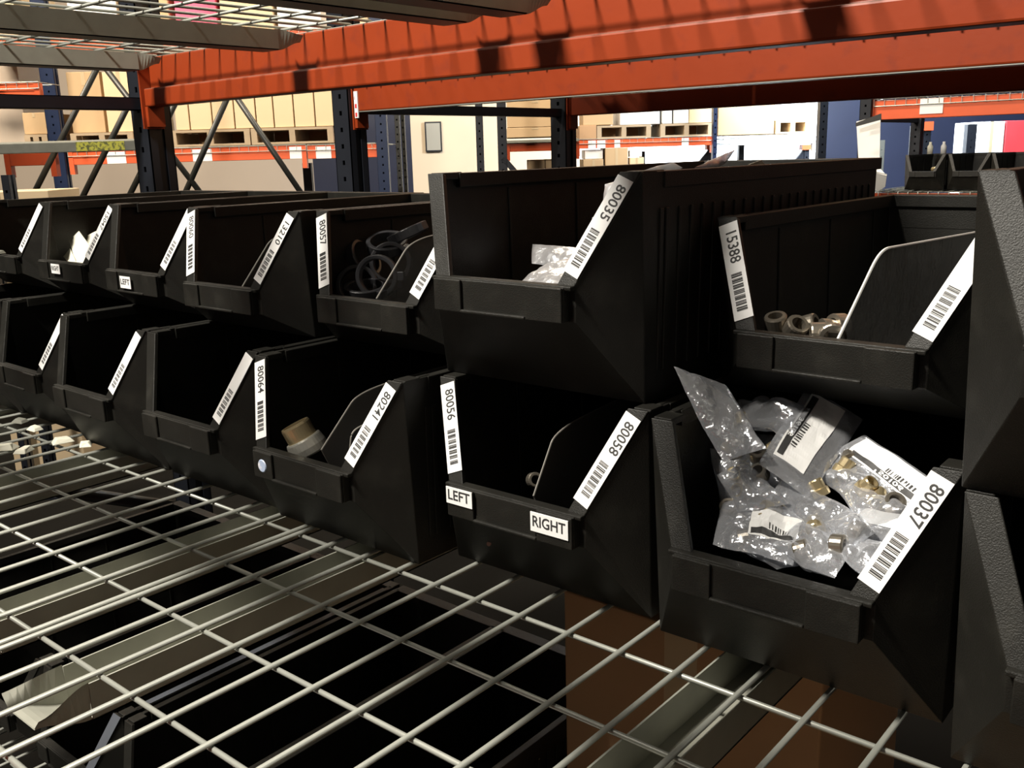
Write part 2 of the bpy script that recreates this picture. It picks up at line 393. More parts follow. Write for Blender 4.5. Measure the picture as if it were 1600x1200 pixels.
mk('U6', 'short', .645, .192, Z2, -1.2, 'black upper bin labelled 15388 with small silver fittings', ((-1, '15388'), (1, '')), GU)
mk('U7', 'tall', .943, .000, Z2, 0, 'black upper bin at the right picture edge showing its broad grey flange', (), GU)
tagplate(B['L5'], 'LEFT', -.066, .112, 0, .038, .019, .0165)
tagplate(B['L5'], 'RIGHT', .058, .108, 0, .048, .021, .0165)
tagplate(B['U1'], 'RIGHT', -.010, .110, .05, .034, .018, .012)
tagplate(B['U2'], 'LEFT', -.014, .105, .05, .036, .020, .013)
o = MB().lathe([(0, .0012), (.0075, .0012), (.0085, 0), (0, 0)], 20, M=Matrix.Translation((-.066, -.0695, .104)) @ Matrix.Rotation(R(90), 4, 'X')).build('round_sticker', M['sticker'], B['L4'])
o = MB().lathe([(0, .001), (.003, .001), (.003, 0), (0, 0)], 10, M=Matrix.Translation((-.06, -.030, .045)) @ Matrix.Rotation(R(60), 4, 'X')).build('dirt_spot', M['grime'], B['L5'])
def divider_at(nm, xl, p_start, p_knee, p_end, D, mt, r=.03, thick=.002):
    o = B[nm]; X = o.location.x+xl
    def loc(p): q = on_x(p[0], p[1], X); return (q.y-o.location.y, q.z-o.location.z)
    f, k, e = loc(p_start), loc(p_knee), loc(p_end); f = (max(f[0], -.050), f[1])
    dv = (e[1]-k[1])/max(e[0]-k[0], .03); top = min(k[1]+dv*(D-.01-k[0]), .22 if nm[0] == 'L' else .175)
    P0, P1, P2 = Vector(f), Vector(k), Vector((D-.01, top))
    pts = [(D-.01, .006), (max(f[0], .012), .006), f] + [tuple(P0.lerp(P1, t)) for t in (.3, .6, .8)]
    S_ = P0.lerp(P1, .8); Q = P1+(P2-P1).normalized()*r*2
    for i in range(1, 9):
        t = i/8; pts.append(tuple(S_*(1-t)**2+2*t*(1-t)*P1+Q*t*t))
    pts.append((D-.01, top))
    d = MB().prism_x(pts, xl-thick/2, xl+thick/2).build('divider', mt, o)
    big = nm == 'U6'
    MB().tube([(xl, y, z) for y, z in pts[2:]], .0016 if big else .0011, 6).build('divider_edge_highlight', M['edge' if big else 'edge_dim'], d)  # lighter tube paints the light caught along the divider edge
    return d
divider_at('L4', .030, (497, 705), (560, 612), (640, 588), .58, M['div'])
divider_at('L4', .075, (545, 735), (550, 672), (600, 625), .58, M['cleardiv'], r=.008)
divider_at('L5', .013, (833, 775), (868, 672), (910, 645), .58, M['div'])
divider_at('U3', .040, (377, 450), (428, 366), (450, 362), .44, M['cleardiv'])
divider_at('U4', .012, (583, 468), (642, 376), (668, 366), .44, M['cleardiv'], r=.02)
divider_at('U6', .006, (1310, 532), (1374, 390), (1530, 360), .44, M['cleardiv'], r=.012, thick=.003)

# ------------------------------------------------------------------ wire decks
def wire_deck(label, x0, nf, yf, yb, z, rs, chans, cy0, cy1, chH=.040, r=.0028, group='wire decking'):
    t = thing('wire_deck', label, 'wire shelf', (x0, (yf+yb)/2, z), 0, group); mb = MB()
    oy = (yf+yb)/2
    for i in range(nf+1):
        x = i*.0635
        mb.tube([(x, yf-oy-.012, -.045), (x, yf-oy-.010, -.004), (x, yf-oy, 0), (x, yb-oy, 0), (x, yb-oy+.010, -.004), (x, yb-oy+.012, -.045)], r, 7)
    for y in rs: mb.tube([(-.004, y-oy, -.0054), (nf*.0635+.004, y-oy, -.0054)], r, 7)
    mb.build('wire_mesh', M['zinc'], t, smooth=True)
    for c in chans:   # U channel under the wires with flared ends resting on the beam ledges
        wd = .055; q = MB(); th = .002; zt = -.009; zb = zt-chH
        y0, y1 = cy0-oy, cy1-oy
        q.box((c, y0, zb), (c+wd, y1, zb+th)); q.box((c, y0, zb), (c+th, y1, zt)); q.box((c+wd-th, y0, zb), (c+wd, y1, zt))
        for (ya, s) in ((y0, -1), (y1, 1)):
            n = 8; prev = None; vs = []; fs = []
            for i in range(n+1):
                tt = i/n; e = tt*tt*(3-2*tt); y = ya+s*tt*.055
                h0 = zb+e*(chH-.012-.010); sp_ = e*.012
                vs += [(c-sp_, y, zt-.010*e), (c+.004*(1-tt), y, h0), (c+wd-.004*(1-tt), y, h0), (c+wd+sp_, y, zt-.010*e)]
                vs += [(a_, b_, d_+.0015) for a_, b_, d_ in vs[-4:]]
            for i in range(n):
                a = i*8; b_ = a+8
                for k in range(3):
                    fs += [(a+k, b_+k, b_+k+1, a+k+1), (a+4+k, a+5+k, b_+5+k, b_+4+k)]
            q.add(vs, fs)
        q.build('support_channel', M['zinc_dull'], t, smooth=False)
    return t
RS = [-.457, -.343, -.229, -.1143, 0, .1143, .2286, .343, .457, .571, .675]
wire_deck('galvanised wire deck under the right half of the bins', 0, 18, -.50, .70, 0, RS, (.070, .582, 1.018), -.355, .555)
wire_deck('galvanised wire deck under the left bins, pale scraps caught on it', -1.156, 18, -.50, .70, 0, RS, (.070, .545, 1.018), -.355, .555)
ZU = .750
wire_deck('wire deck overhead resting on the long orange beams, seen from below', -1.388, 18, -.50, .685, ZU, [y+.03 for y in RS[:-1]]+[.676], (.055, .612, 1.140), -.355, .572)
wire_deck('wire deck overhead, next panel to the right towards the viewer', -.185, 18, -.50, .685, ZU, [y+.03 for y in RS[:-1]]+[.676], (.07, .545, 1.018), -.355, .572)
wire_deck('wire deck on the second rack, between its front and rear beams', -1.39, 37, 1.34, 2.50, ZU, [1.36+.114*i for i in range(10)], (.07, .60, 1.2, 1.8), 1.46, 2.38)

# ------------------------------------------------------------------ beams, uprights
def beam(name_label, x0, x1, yback, s, zt, zb, mt, mid=.045, group='orange rack beams', up=.025, dep=.046):
    """step beam; s=+1 when its ledge faces +y (front beam), -1 when it faces -y (rear beam)"""
    t = thing('rack_beam', name_label, 'beam', ((x0+x1)/2, yback, zb), 0, group)
    h = zt-zb; zl = h-.072 if h > .09 else h*.4
    prof = [(0, 0), (s*dep, 0), (s*dep, mid), (s*up, mid), (s*up, h), (0, h)]
    L = (x1-x0)/2
    MB().prism_x(prof, -L, L).build('beam_rail', mt, t, bevel=.004)
    for q in (-1, 1):
        m_ = MB(); xa, xb = (q*L-q*.0, q*L+q*.006); m_.box((min(xa, xb), min(0, s*.05)-.004, -.055), (max(xa, xb), max(0, s*.05)+.004, h+.02))
        m_.box((min(q*L-q*.0, q*L-q*.012), min(0, s*.046), -.05), (max(q*L, q*L-q*.012), max(0, s*.046), 0))
        m_.build('end_connector', mt, t)
    return t
def upright(mb, x0, x1, y0, y1, z0, z1, hole=.0508, zh=None):
    """C-shaped column, pierced face towards +x and -y"""
    th = .003; mb.box((x0, y0, z0), (x0+th, y1, z1)); mb.box((x0, y1-th, z0), (x1, y1, z1))
    def pierced(axis):
        a = (x0, x1) if axis == 'y' else (y0, y1); wd = a[1]-a[0]; c = a[0]+wd*.5; hw = .006; hh = .007
        zz = z0+.03
        def bx(p, q, za, zb_):
            if axis == 'y': mb.box((p, y0, za), (q, y0+th, zb_))
            else: mb.box((x1-th, p, za), (x1, q, zb_))
        bx(a[0], c-hw, z0, z1); bx(c+hw, a[1], z0, z1)
        lo = z0
        while zz < z1-.05:
            bx(c-hw, c+hw, lo, zz); lo = zz+hh*2; zz += hole
        bx(c-hw, c+hw, lo, z1)
    pierced('y')
    w_ = y1-y0
    mb.box((x1-th, y0, z0), (x1, y0+w_*.34, z1)); mb.box((x1-th-.006, y0+w_*.34, z0), (x1-.006, y0+w_*.66, z1)); mb.box((x1-th, y0+w_*.66, z0), (x1, y1, z1))
    return mb
def frame(label, xc, y0, y1, mt, bracemat, top=2.2, struts=(.605,), zig=None, group='rack upright frames'):
    t = thing('upright_frame', label, 'rack frame', (xc, (y0+y1)/2, FLOOR), 0, group)
    T = Matrix.Translation((-xc, -(y0+y1)/2, -FLOOR))
    for ya in (y0, y1-.070):
        upright(MB(), xc-.038, xc+.038, ya, ya+.070, FLOOR, top).build('post', mt, t, M=T)
    for z in struts:
        m_ = MB(); m_.box((xc-.018, y0+.06, z), (xc+.018, y1-.06, z+.002)); m_.box((xc+.016, y0+.06, z), (xc+.018, y1-.06, z+.032)); m_.box((xc-.018, y0+.06, z), (xc-.016, y1-.06, z+.032)); m_.box((xc-.018, y0+.06, z+.030), (xc+.018, y1-.06, z+.032))
        m_.build('strut', M['post'], t, M=T)
    for a, b in (zig or []):
        MB().tube([(xc, a[0], a[1]), (xc, b[0], b[1])], .018, 10).build('brace', bracemat, t, M=T, smooth=True)
    return t
XF = -1.442
frame('dark upright frame at the left end of this rack, nearest pierced post', XF, -.50, .72, M['post'], M['brace'], struts=(.615, -.55), zig=[((-.44, .68), (.66, 1.5)), ((.66, -.5), (-.44, .0))])
frame('dark upright frame of the second rack behind the bins', XF, 1.335, 2.535, M['post'], M['brace'], struts=(.615, -.55), zig=[((1.39, .68), (2.48, 1.5))])
frame('dark upright frame at the right end of this rack', 1.20, -.50, .72, M['post'], M['brace'], struts=(.615,), zig=[((-.44, .68), (.66, 1.5))])
frame('dark upright frame at the right end of the second rack', 1.20, 1.335, 2.535, M['post'], M['brace'], struts=(.615,), zig=[((1.39, .68), (2.48, 1.5))])
X0, X1 = -1.396, 1.155
beam('long orange step beam nearest overhead, rear of this rack, wire shadows across it', X0, X1, .690, -1, .745, .622, M['orange'])
beam('orange beam overhead at the aisle side of this rack, at the picture top', X0, X1, -.505, 1, .745, .622, M['orange'])
beam('orange beam of the second rack, directly behind the nearest one', X0, X1, 1.352, 1, .750, .620, M['orange'])
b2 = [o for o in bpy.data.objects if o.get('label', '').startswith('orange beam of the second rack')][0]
L_ = (X1-X0)/2; MB().box((-L_+.02, .001, -.0025), (L_-.02, .044, -.0003)).build('bounce_light_strip', M['zinc'], b2)  # grey strip imitating bounced light on the beam underside
beam('dark lit-edged orange beam at the back of the second rack', X0, X1, 2.520, -1, .745, .618, M['orange'], mid=.072)
beam('orange front beam under the wire deck, bottom left corner', X0, X1, -.505, 1, -.006, -.128, M['orange_plain'])
beam('orange rear beam under the wire deck behind the bins', X0, X1, .720, -1, -.006, -.128, M['orange'])
o = MB().box((X0+.006, 1.348, .600), (X0+.022, 1.3515, .680)).build('beam_safety_tag', M['label']); tag(o, 'small white lock tag with red marks clipped at the end of the second orange beam', 'tag')
m_ = MB()
for zz in (.610, .636): m_.bar((X0+.010, 1.3475, zz), (X0+.018, 1.3475, zz), .0015, .012)
m_.bar((X0+.010, 1.3475, .655), (X0+.010, 1.3475, .665), .0012, .001); m_.build('red_mark', M['red'], o)

# ------------------------------------------------------------------ bags, fittings, loose contents
def pouch(label, corners, puff=.008, wr=.004, seed=0, film_='film', name='plastic_bag', cat='bag', group='clear bags of fittings in the 80037 bin', labels=(), nu=26, nv=26, freq=38):
    P00, P10, P11, P01 = [Vector(c) for c in corners]
    n = (P10-P00).cross(P01-P00).normalized()
    if n.dot(CAM-P00) < 0: n = -n
    base = (P00+P10+P11+P01)/4
    t = thing(name, label, cat, base, 0, group)
    sd = Vector((seed*3.1, seed*1.7, seed*.9))
    def S(u, v, side=1, off=0):
        p = P00.lerp(P10, u).lerp(P01.lerp(P11, u), v)
        e = (max(0, math.sin(math.pi*min(max(u, 0), 1))*math.sin(math.pi*min(max(v, 0), 1))))**.5
        q = p*freq+sd
        k = abs(noise.noise(q))*2.2+.8*abs(noise.noise(q*2.3))-.8
        edge = .35+.65*e
        return p + n*(side*puff*e + wr*k*edge + off) + (P10-P00).normalized()*noise.noise(q*.6+Vector((9,0,0)))*wr*1.3 - base
    for side, nm in ((1, 'front_film'), (-1, 'back_film')):
        vs = [S(i/nu, j/nv, side) for j in range(nv+1) for i in range(nu+1)]
        fs = [(j*(nu+1)+i, j*(nu+1)+i+1, (j+1)*(nu+1)+i+1, (j+1)*(nu+1)+i) for j in range(nv) for i in range(nu)]
        MB().add(vs, fs).build(nm, M[film_], t, smooth=True)
    for (u0, u1, v0, v1, text, band) in labels:
        def patch(a0, a1, b0, b1, off, k=14):
            vs = [S(a0+(a1-a0)*i/k, b0+(b1-b0)*j/k, 1, off) for j in range(k+1) for i in range(k+1)]
            fs = [(j*(k+1)+i, j*(k+1)+i+1, (j+1)*(k+1)+i+1, (j+1)*(k+1)+i) for j in range(k) for i in range(k)]
            return MB().add(vs, fs)
        lb = patch(u0, u1, v0, v1, .0008).build('bag_label', M['label'], t)
        if band:   # black band along the long left edge
            bu0, bu1 = u0+(u1-u0)*.06, u0+(u1-u0)*.26
            patch(bu0, bu1, v0+(v1-v0)*.05, v1-(v1-v0)*.04, .0012).build('black_band', M['ink'], lb)
            rr = random.Random(seed); mb = MB(); v = v0+(v1-v0)*.45
            while v < v0+(v1-v0)*.82:
                d = rr.choice((.010, .016)); mb_ = patch(bu1+(u1-u0)*.03, bu1+(u1-u0)*.20, v, v+d, .0012, 3); mb.add(mb_.v, mb_.f); v += d+rr.choice((.012, .02))
            mb.build('barcode', M['ink'], lb)
            if text:
                c = bpy.data.curves.new('t', 'FONT'); c.body = text; c.size = 1; c.resolution_u = 2; c.offset = .03; c.align_y = 'CENTER'
                o = bpy.data.objects.new('t', c); COL.objects.link(o); bpy.context.view_layer.update()
                me = bpy.data.meshes.new_from_object(o.evaluated_get(bpy.context.evaluated_depsgraph_get())); bpy.data.objects.remove(o)
                xs = [q.co.x for q in me.vertices]; x0, x1 = min(xs), max(xs)
                for q in me.vertices:
                    vv = v0+(v1-v0)*(.42+.30*(q.co.x-x0)/(x1-x0)); uu = (bu0+bu1)/2-(-q.co.y)*(bu1-bu0)*.95*-1
                    q.co = S(uu, vv, 1, .0017)
                me.materials.clear(); me.materials.append(M['label'])
                p = bpy.data.objects.new('printed_number', me); COL.objects.link(p); p.parent = lb
    return t
def Y4(pts): return [on_y(px, py, y) for px, py, y in pts]
def YS(pts): return [on_y(px, py, y+.047) for px, py, y in pts]
# the two big labelled bags on top of the heap
pouch('clear bag with a big white label numbered 36105, standing upright on the heap',
      YS([(1262, 604, .150), (1348, 655, .150), (1262, 778, .035), (1183, 722, .035)]), puff=.007, wr=.0022, seed=1, freq=30,
      labels=[(.14, .72, .06, .86, '36105', True)])
pouch('clear bag with a bent white label numbered 50106 beside the flange of the 80037 bin',
      YS([(1306, 703, .100), (1352, 678, .120), (1492, 768, .080), (1442, 815, .050)])[::-1][3:]+YS([(1306, 703, .100), (1352, 678, .120), (1492, 768, .080), (1442, 815, .050)])[1:], puff=.006, wr=.0028, seed=2, freq=30,
      labels=[(.16, .92, .08, .97, '50106', True)])
pouch('clear bag tipped on its side, small white label, near the 80037 barcode',
      YS([(1322, 838, .02), (1334, 792, .045), (1462, 812, .03), (1440, 862, .005)]), puff=.006, wr=.003, seed=3, labels=[(.42, .92, .08, .75, '', False)])
pouch('crumpled clear bag with a black-striped label at the front left of the heap',
      YS([(1113, 850, -.02), (1128, 782, .03), (1262, 800, .03), (1238, 884, -.025)]), puff=.008, wr=.006, seed=4, labels=[(.30, .78, .42, .98, '', True)])
pouch('tall empty clear bag sticking up out of the left side of the heap',
      YS([(1053, 573, .030), (1128, 598, .060), (1196, 700, .030), (1128, 722, .005)]), puff=.006, wr=.005, seed=5, film_='film')
pouch('folded clear bag top between the tall bag and the labelled bag',
      YS([(1128, 640, .13), (1190, 620, .15), (1262, 640, .11), (1236, 690, .07)]), puff=.010, wr=.008, seed=6)
pouch('small clear bag of fittings low at the left edge of the heap',
      YS([(1112, 700, .09), (1180, 700, .10), (1205, 770, .05), (1125, 790, .04)]), puff=.012, wr=.006, seed=7)
pouch('long shiny clear bag lying across the middle of the heap',
      YS([(1205, 772, .04), (1225, 742, .06), (1330, 800, .04), (1300, 850, .0)]), puff=.008, wr=.004, seed=8)
pouch('clear bag of fittings to the right of the big labelled bag',
      YS([(1262, 740, .08), (1315, 700, .11), (1400, 770, .06), (1345, 815, .03)]), puff=.010, wr=.006, seed=9)
pouch('crinkled clear bag at the front lip in the middle of the heap',
      YS([(1205, 850, -.01), (1250, 820, .02), (1335, 850, -.005), (1300, 905, -.035)]), puff=.010, wr=.007, seed=10)
pouch('clear bag at the front lip right under the 80037 barcode',
      YS([(1300, 860, -.01), (1330, 838, .01), (1430, 862, -.01), (1375, 920, -.040)]), puff=.008, wr=.005, seed=11)
pouch('flat clear bag deep at the back left of the heap',
      YS([(1130, 670, .16), (1210, 680, .16), (1240, 760, .10), (1150, 760, .10)]), puff=.010, wr=.006, seed=12)
pouch('clear bag filling the gap under the tall empty bag', YS([(1120, 742, .04), (1165, 720, .06), (1225, 790, .02), (1150, 800, .01)]), puff=.010, wr=.007, seed=31)
pouch('clear bag under the bent labelled bag at the right', YS([(1330, 760, .05), (1385, 770, .06), (1435, 815, .03), (1360, 830, .02)]), puff=.010, wr=.006, seed=32)
pouch('clear bag at the very front between the striped bag and the lip', YS([(1150, 850, -.005), (1200, 835, .005), (1262, 880, -.012), (1210, 890, -.02)]), puff=.008, wr=.006, seed=33)
pouch('clear bag wedged in the middle, right of the long shiny one', YS([(1290, 815, .01), (1325, 795, .03), (1370, 830, .01), (1330, 862, -.01)]), puff=.009, wr=.006, seed=34)
# small couplings in and among the bags
def coupling(r, h, mt, hexed=True):
    mb = MB(); prof = [(r*.62, 0), (r*.95, 0), (r, h*.1), (r, h*.42), (r*.80, h*.48), (r*.80, h*.92), (r*.72, h), (r*.60, h), (r*.60, h*.02)]
    mb.lathe(prof, 18); return mb
proto = MB().lathe([(.0062, 0), (.0100, 0), (.0105, .001), (.0105, .008), (.0086, .0092), (.0086, .0185), (.0078, .020), (.0064, .020), (.0062, 0)], 20).build('pipe_fitting', [M['brass']], smooth=False)
protob = MB().lathe([(.0068, 0), (.0105, 0), (.0110, .0012), (.0110, .013), (.0100, .0145), (.0068, .0145), (.0068, 0)], 20).build('pipe_fitting', [M['steel_dull']])
spots = [(1160,668,.10,0),(1136,706,.07,0),(1185,716,.07,1),(1150,745,.06,0),(1205,705,.09,0),(1190,745,.05,1),(1165,770,.045,0),
         (1312,740,.075,0),(1345,768,.05,0),(1330,722,.09,1),(1370,786,.04,0),(1395,792,.04,1),(1155,842,-.005,1),(1243,862,-.015,1),(1300,850,-.01,1),
         (1215,800,.03,0),(1205,812,.025,0),(1285,775,.05,0),(1140,800,.03,1),(1275,830,.01,0),(1350,835,.01,1)]
labs = {0: 'small brass fitting seen through the bags in the 80037 bin', 1: 'small steel ring fitting seen through the bags in the 80037 bin'}
for i, (px, py, y, k) in enumerate(spots):
    s_ = proto if k == 0 else protob
    used = s_.get('label')
    o = s_ if not used else s_.copy()
    if used: COL.objects.link(o)
    P = on_y(px, py, y+.050); o.location = P
    o.scale = (.82,)*3; o.rotation_euler = (R(60+random.uniform(-35, 35)), R(random.uniform(-30, 30)), R(random.uniform(0, 360)))
    tag(o, labs[k], 'fitting', 'brass fittings in the bagged heap' if k == 0 else 'steel fittings in the bagged heap')
for j, (px, py, y, lab) in enumerate([(1214, 514, .175, 'silver fitting at the left end of the row inside the 15388 bin'), (1238, 519, .175, 'dull small fitting, second from the left inside the 15388 bin'),
        (1254, 512, .19, 'silver fitting lying crosswise in the middle of the 15388 bin'), (1266, 522, .165, 'tan fitting at the front middle of the 15388 bin'),
        (1282, 515, .19, 'dark fitting right of the middle inside the 15388 bin'), (1301, 508, .20, 'shiny fitting behind the ring in the 15388 bin'), (1300, 524, .165, 'open metal ring beside the divider in the 15388 bin')]):
    o = protob.copy(); COL.objects.link(o); o.location = on_y(px, py, y); o.rotation_euler = (R(75 if j == 6 else 20+j*23), R(j*17), R(j*40 if j < 6 else 10))
    o.scale = (1.05,)*3 if j < 6 else (1.2, 1.2, .7); tag(o, lab, 'fitting', 'silver fittings in the 15388 bin')
o = protob.copy(); COL.objects.link(o); o.location = on_y(832, 750, .12); o.rotation_euler = (R(70), 0, R(60)); tag(o, 'small silver fitting beside the divider in the 80056 bin', 'fitting', None)
if 'group' in o: del o['group']
# large metal coupling in the 80241 bin
cp_ = thing('pipe_coupling', 'metal pipe coupling leaning on the divider in the 80241 bin', 'pipe fitting', on_y(486, 708, .005))
cp_.rotation_euler = (R(14), R(-22), 0)
MB().lathe([(.018, 0), (.0245, 0), (.0255, .002), (.0255, .010), (.0235, .020), (.0225, .022), (.019, .022), (.018, 0)], 32).build('coupling_body', M['steel'], cp_, smooth=False)
MB().lathe([(.016, .022), (.0195, .022), (.0195, .040), (.0185, .043), (.0160, .043), (.0155, .022)], 32).build('threaded_collar', M['brass'], cp_, smooth=False)
# black clamp rings in the upper bin
ring = MB().lathe([(.0235, 0), (.0290, 0), (.0298, .0015), (.0298, .0125), (.0290, .014), (.0235, .014), (.0230, .007), (.0235, 0)], 36)
ring.box((.0285, -.006, .001), (.038, .006, .013)); rp = ring.build('clamp_ring', M['blackrub'], bevel=.001)
for i, (px, py, y, rot, lab) in enumerate([
    (592, 432, .165, (82, 0, 32), 'black plastic ring facing forward, largest in view behind the clear divider'),
    (606, 388, .215, (20, 12, 10), 'black plastic ring lying flat on top of the others'),
    (563, 408, .192, (15, 60, 30), 'black plastic ring seen edge-on at the left of the pile'),
    (560, 448, .165, (30, 70, -20), 'black plastic ring low at the left, partly under the front ring'),
    (640, 372, .235, (12, -20, 0), 'black plastic ring at the back right, half hidden by the tall bin'),
    (612, 412, .205, (50, 70, 0), 'black plastic ring standing on edge behind the front ring'),
    (572, 460, .150, (10, 8, 0), 'black plastic ring lying at the bottom behind the lip')]):
    o = rp if i == 0 else rp.copy()
    if i: COL.objects.link(o)
    o.location = on_y(px, py, y); o.rotation_euler = tuple(R(a) for a in rot); tag(o, lab, 'ring', 'black rings in the upper bin')
# folded cream papers
def card(label, pts, thick=.0012, mt='cream', name='folded_paper', cat='paper', group='cream papers in the RIGHT bin', bend=.004):
    P = [Vector(p) for p in pts]; c = sum(P, Vector())/len(P); n = (P[1]-P[0]).cross(P[2]-P[0]).normalized()
    mid = c + n*bend; vs = [p-c for p in P]+[mid-c]+[p-c+n*thick for p in P]+[mid-c+n*thick]; k = len(P); fs = []
    for i in range(k):
        j = (i+1) % k; fs += [(i, k, j), (k+1+i, k+1+j, 2*k+1), (i, j, k+1+j, k+1+i)]
    o = MB().add(vs, fs).build(name, M[mt]); o.location = c; return tag(o, label, cat, group)
card('cream paper with a pointed top in the middle of the bundle', Y4([(108, 376, .19), (123, 361, .20), (146, 392, .19), (132, 418, .165), (118, 408, .17)]))
card('grey-cream paper reaching up to the right behind the barcode', Y4([(128, 372, .23), (166, 353, .24), (150, 395, .21), (126, 400, .21)]))
card('bright cream sheet at the lower left of the bundle', Y4([(99, 401, .17), (109, 388, .18), (124, 420, .155), (110, 415, .158)]), bend=.002)
card('small folded cream corner lying on the lip', Y4([(100, 413, .16), (112, 408, .165), (122, 421, .150), (104, 422, .150)]), bend=.002)
card('tan sheet at the front of the bundle beside the flange', Y4([(118, 385, .18), (140, 395, .175), (134, 421, .150), (120, 419, .152)]), bend=.003)
# milky bags in the 80035 bin
GM = 'milky bags in the 80035 bin'
pouch('milky plastic bag lying flat, upper one at the front of the 80035 bin', Y4([(831, 381, .20), (915, 388, .20), (915, 422, .16), (832, 412, .17)]), puff=.006, wr=.002, seed=21, film_='film_milky', group=GM)
pouch('milky plastic bag under the flat one, resting on the lip of the 80035 bin', Y4([(812, 440, .05), (852, 414, .10), (912, 400, .13), (900, 447, .04)]), puff=.006, wr=.003, seed=22, film_='film_milky', group=GM)
pouch('milky plastic bag end poking out left of the 80035 barcode, upper', Y4([(944, 288, .20), (990, 276, .20), (985, 318, .18), (941, 322, .18)]), puff=.006, wr=.002, seed=23, film_='film_milky', group=GM)
pouch('milky plastic bag end poking out left of the 80035 barcode, lower', Y4([(924, 340, .20), (975, 320, .20), (965, 356, .18), (929, 358, .18)]), puff=.006, wr=.002, seed=24, film_='film_milky', group=GM)
def X4(pts): return [on_x(px, py, x) for px, py, x in pts]
pouch('grey plastic bag with a long pointed tip rising above the rim of the 80035 bin', X4([(1085, 262, .455), (1150, 233, .455), (1138, 250, .455), (1090, 285, .450)]), puff=.004, wr=.002, seed=25, film_='film_milky', group=GM)
pouch('low grey plastic bag just over the rim behind the 80035 flange', X4([(1000, 268, .43), (1052, 253, .44), (1066, 262, .45), (1020, 285, .43)]), puff=.004, wr=.002, seed=26, film_='film_milky', group=GM)
o = card('folded cream slip propped on top of the grey bags behind the rim', X4([(1170, 257, .46), (1190, 250, .46), (1200, 262, .46), (1175, 266, .46)]), name='paper_slip', group=None)
if 'group' in o: del o['group']
# pale scraps caught on the wires at the far left
for i, (px, py, s_, lab) in enumerate([(55, 672, 1.0, 'pale scrap of packing standing on the far left of the deck'), (98, 691, 1.2, 'flat white scrap on the wires beside the bins'),
      (134, 696, 1.0, 'pale block-shaped scrap nearest the camera beside the bins'), (8, 702, 1.3, 'white scrap at the left picture edge on the deck'), (38, 706, 1.1, 'white rounded scrap on the wires, left of centre of the scraps'), (32, 660, 1.0, 'grey-green scrap farthest back on the deck')]):
    mb = MB(); a = .016*s_; mb.add([(-a, -a*.7, 0), (a, -a*.6, 0), (a*.8, a*.7, 0), (-a*.9, a*.6, 0), (-a*.5, -a*.3, a*.9), (a*.7, -a*.4, a*.7), (a*.5, a*.5, a*.8), (-a*.6, a*.3, a*1.0)],
        [(0,3,2,1),(4,5,6,7),(0,1,5,4),(1,2,6,5),(2,3,7,6),(3,0,4,7)])
    o = mb.build('packing_scrap', M['cream'] if i != 5 else M['grey'], bevel=.002); P = on_z(px, py, .0032); o.location = P; o.rotation_euler[2] = i*1.3; o.scale = (1, 1, .55)
    tag(o, lab, 'scrap', 'packing scraps on the deck')

o = o.copy(); COL.objects.link(o); o.location = on_y(4, 441, .117); o.location.z = .2325+.0714+.002; tag(o, 'white scrap lying on the lip of the leftmost upper bin', 'scrap')
# ------------------------------------------------------------------ lower level below the deck
ZL = -.640
P = on_z(191, 1121, ZL+.228)
for i in range(-3, 4):
    txts = {-2: 'black bin on the lower shelf, farthest left seen through the wires', -1: 'black bin on the lower shelf left of the one with the pale flange edge',
            0: 'black bin on the lower shelf with its grey right flange showing through the wires', 1: 'black bin on the lower shelf right of the grey flange', 2: 'black bin on the lower shelf nearest the brown carton', -4: ''}
    if i not in txts: continue
    r, dz = make_bin('tall', P.x-.1406+i*.292, P.y+.0133, ZL, 0, txts[i], 'black bins on the lower shelf')
    if i == 0:
        A, Bq = strip_pts(0, .228); nn = Vector((0, -(A.z-Bq.z), A.y-Bq.y)).normalized()
        if nn.y > 0: nn = -nn
        MB().add([A+nn*.003, Bq+nn*.003, Bq-Vector((.020,0,0))+nn*.003, A-Vector((.0235,0,0))+nn*.003], [(0,1,2,3)]).build('pale_flange', M['toterim'], r)  # paler sheet laid over the right flange
        MB().box((.128, .028, .2285), (.1412, .58, .2295)).build('pale_rim', M['toterim'], r)
wire_deck('wire deck of the lower shelf under the lower bins, right panel', 0, 18, -.50, .70, ZL-.003, RS, (.070, .582, 1.018), -.355, .555)
wire_deck('wire deck of the lower shelf under the lower bins, left panel', -1.156, 18, -.50, .70, ZL-.003, RS, (.070, .545, 1.018), -.355, .555)
beam('orange front beam of the lower shelf', X0, X1, -.505, 1, ZL-.009, ZL-.131, M['orange'])
beam('orange rear beam of the lower shelf', X0, X1, .720, -1, ZL-.009, ZL-.131, M['orange'])
def carton(label, a, b, mt='card', flap=True, name='cardboard_box', group=None, rz=0, M_=None):
    x0, y0, z0 = a; x1, y1, z1 = b; cx, cyy = (x0+x1)/2, (y0+y1)/2
    t = thing(name, label, 'box', (cx, cyy, z0), rz, group); hx, hy, h = (x1-x0)/2, (y1-y0)/2, z1-z0
    MB().box((-hx, -hy, 0), (hx, hy, h)).build('box_body', M[mt], t, bevel=.003)
    mb = MB(); mb.box((-.025, -hy-.0006, h*.72), (.025, -hy, h)); mb.box((-.025, -hy-.0006, h), (.025, hy, h+.0008)); mb.build('tape_strip', M['tape'], t)
    return t
bx0 = on_y(882, 1000, .30).x
carton('brown carton on the lower shelf seen through the wires, beside the bins', (bx0, .30, ZL), (bx0+.39, .60, ZL+.50), 'card_dark')
carton('low brown carton on the lower shelf under the right end of the deck', (bx0+.44, .05, ZL), (bx0+.80, .40, ZL+.16), 'card_dark')
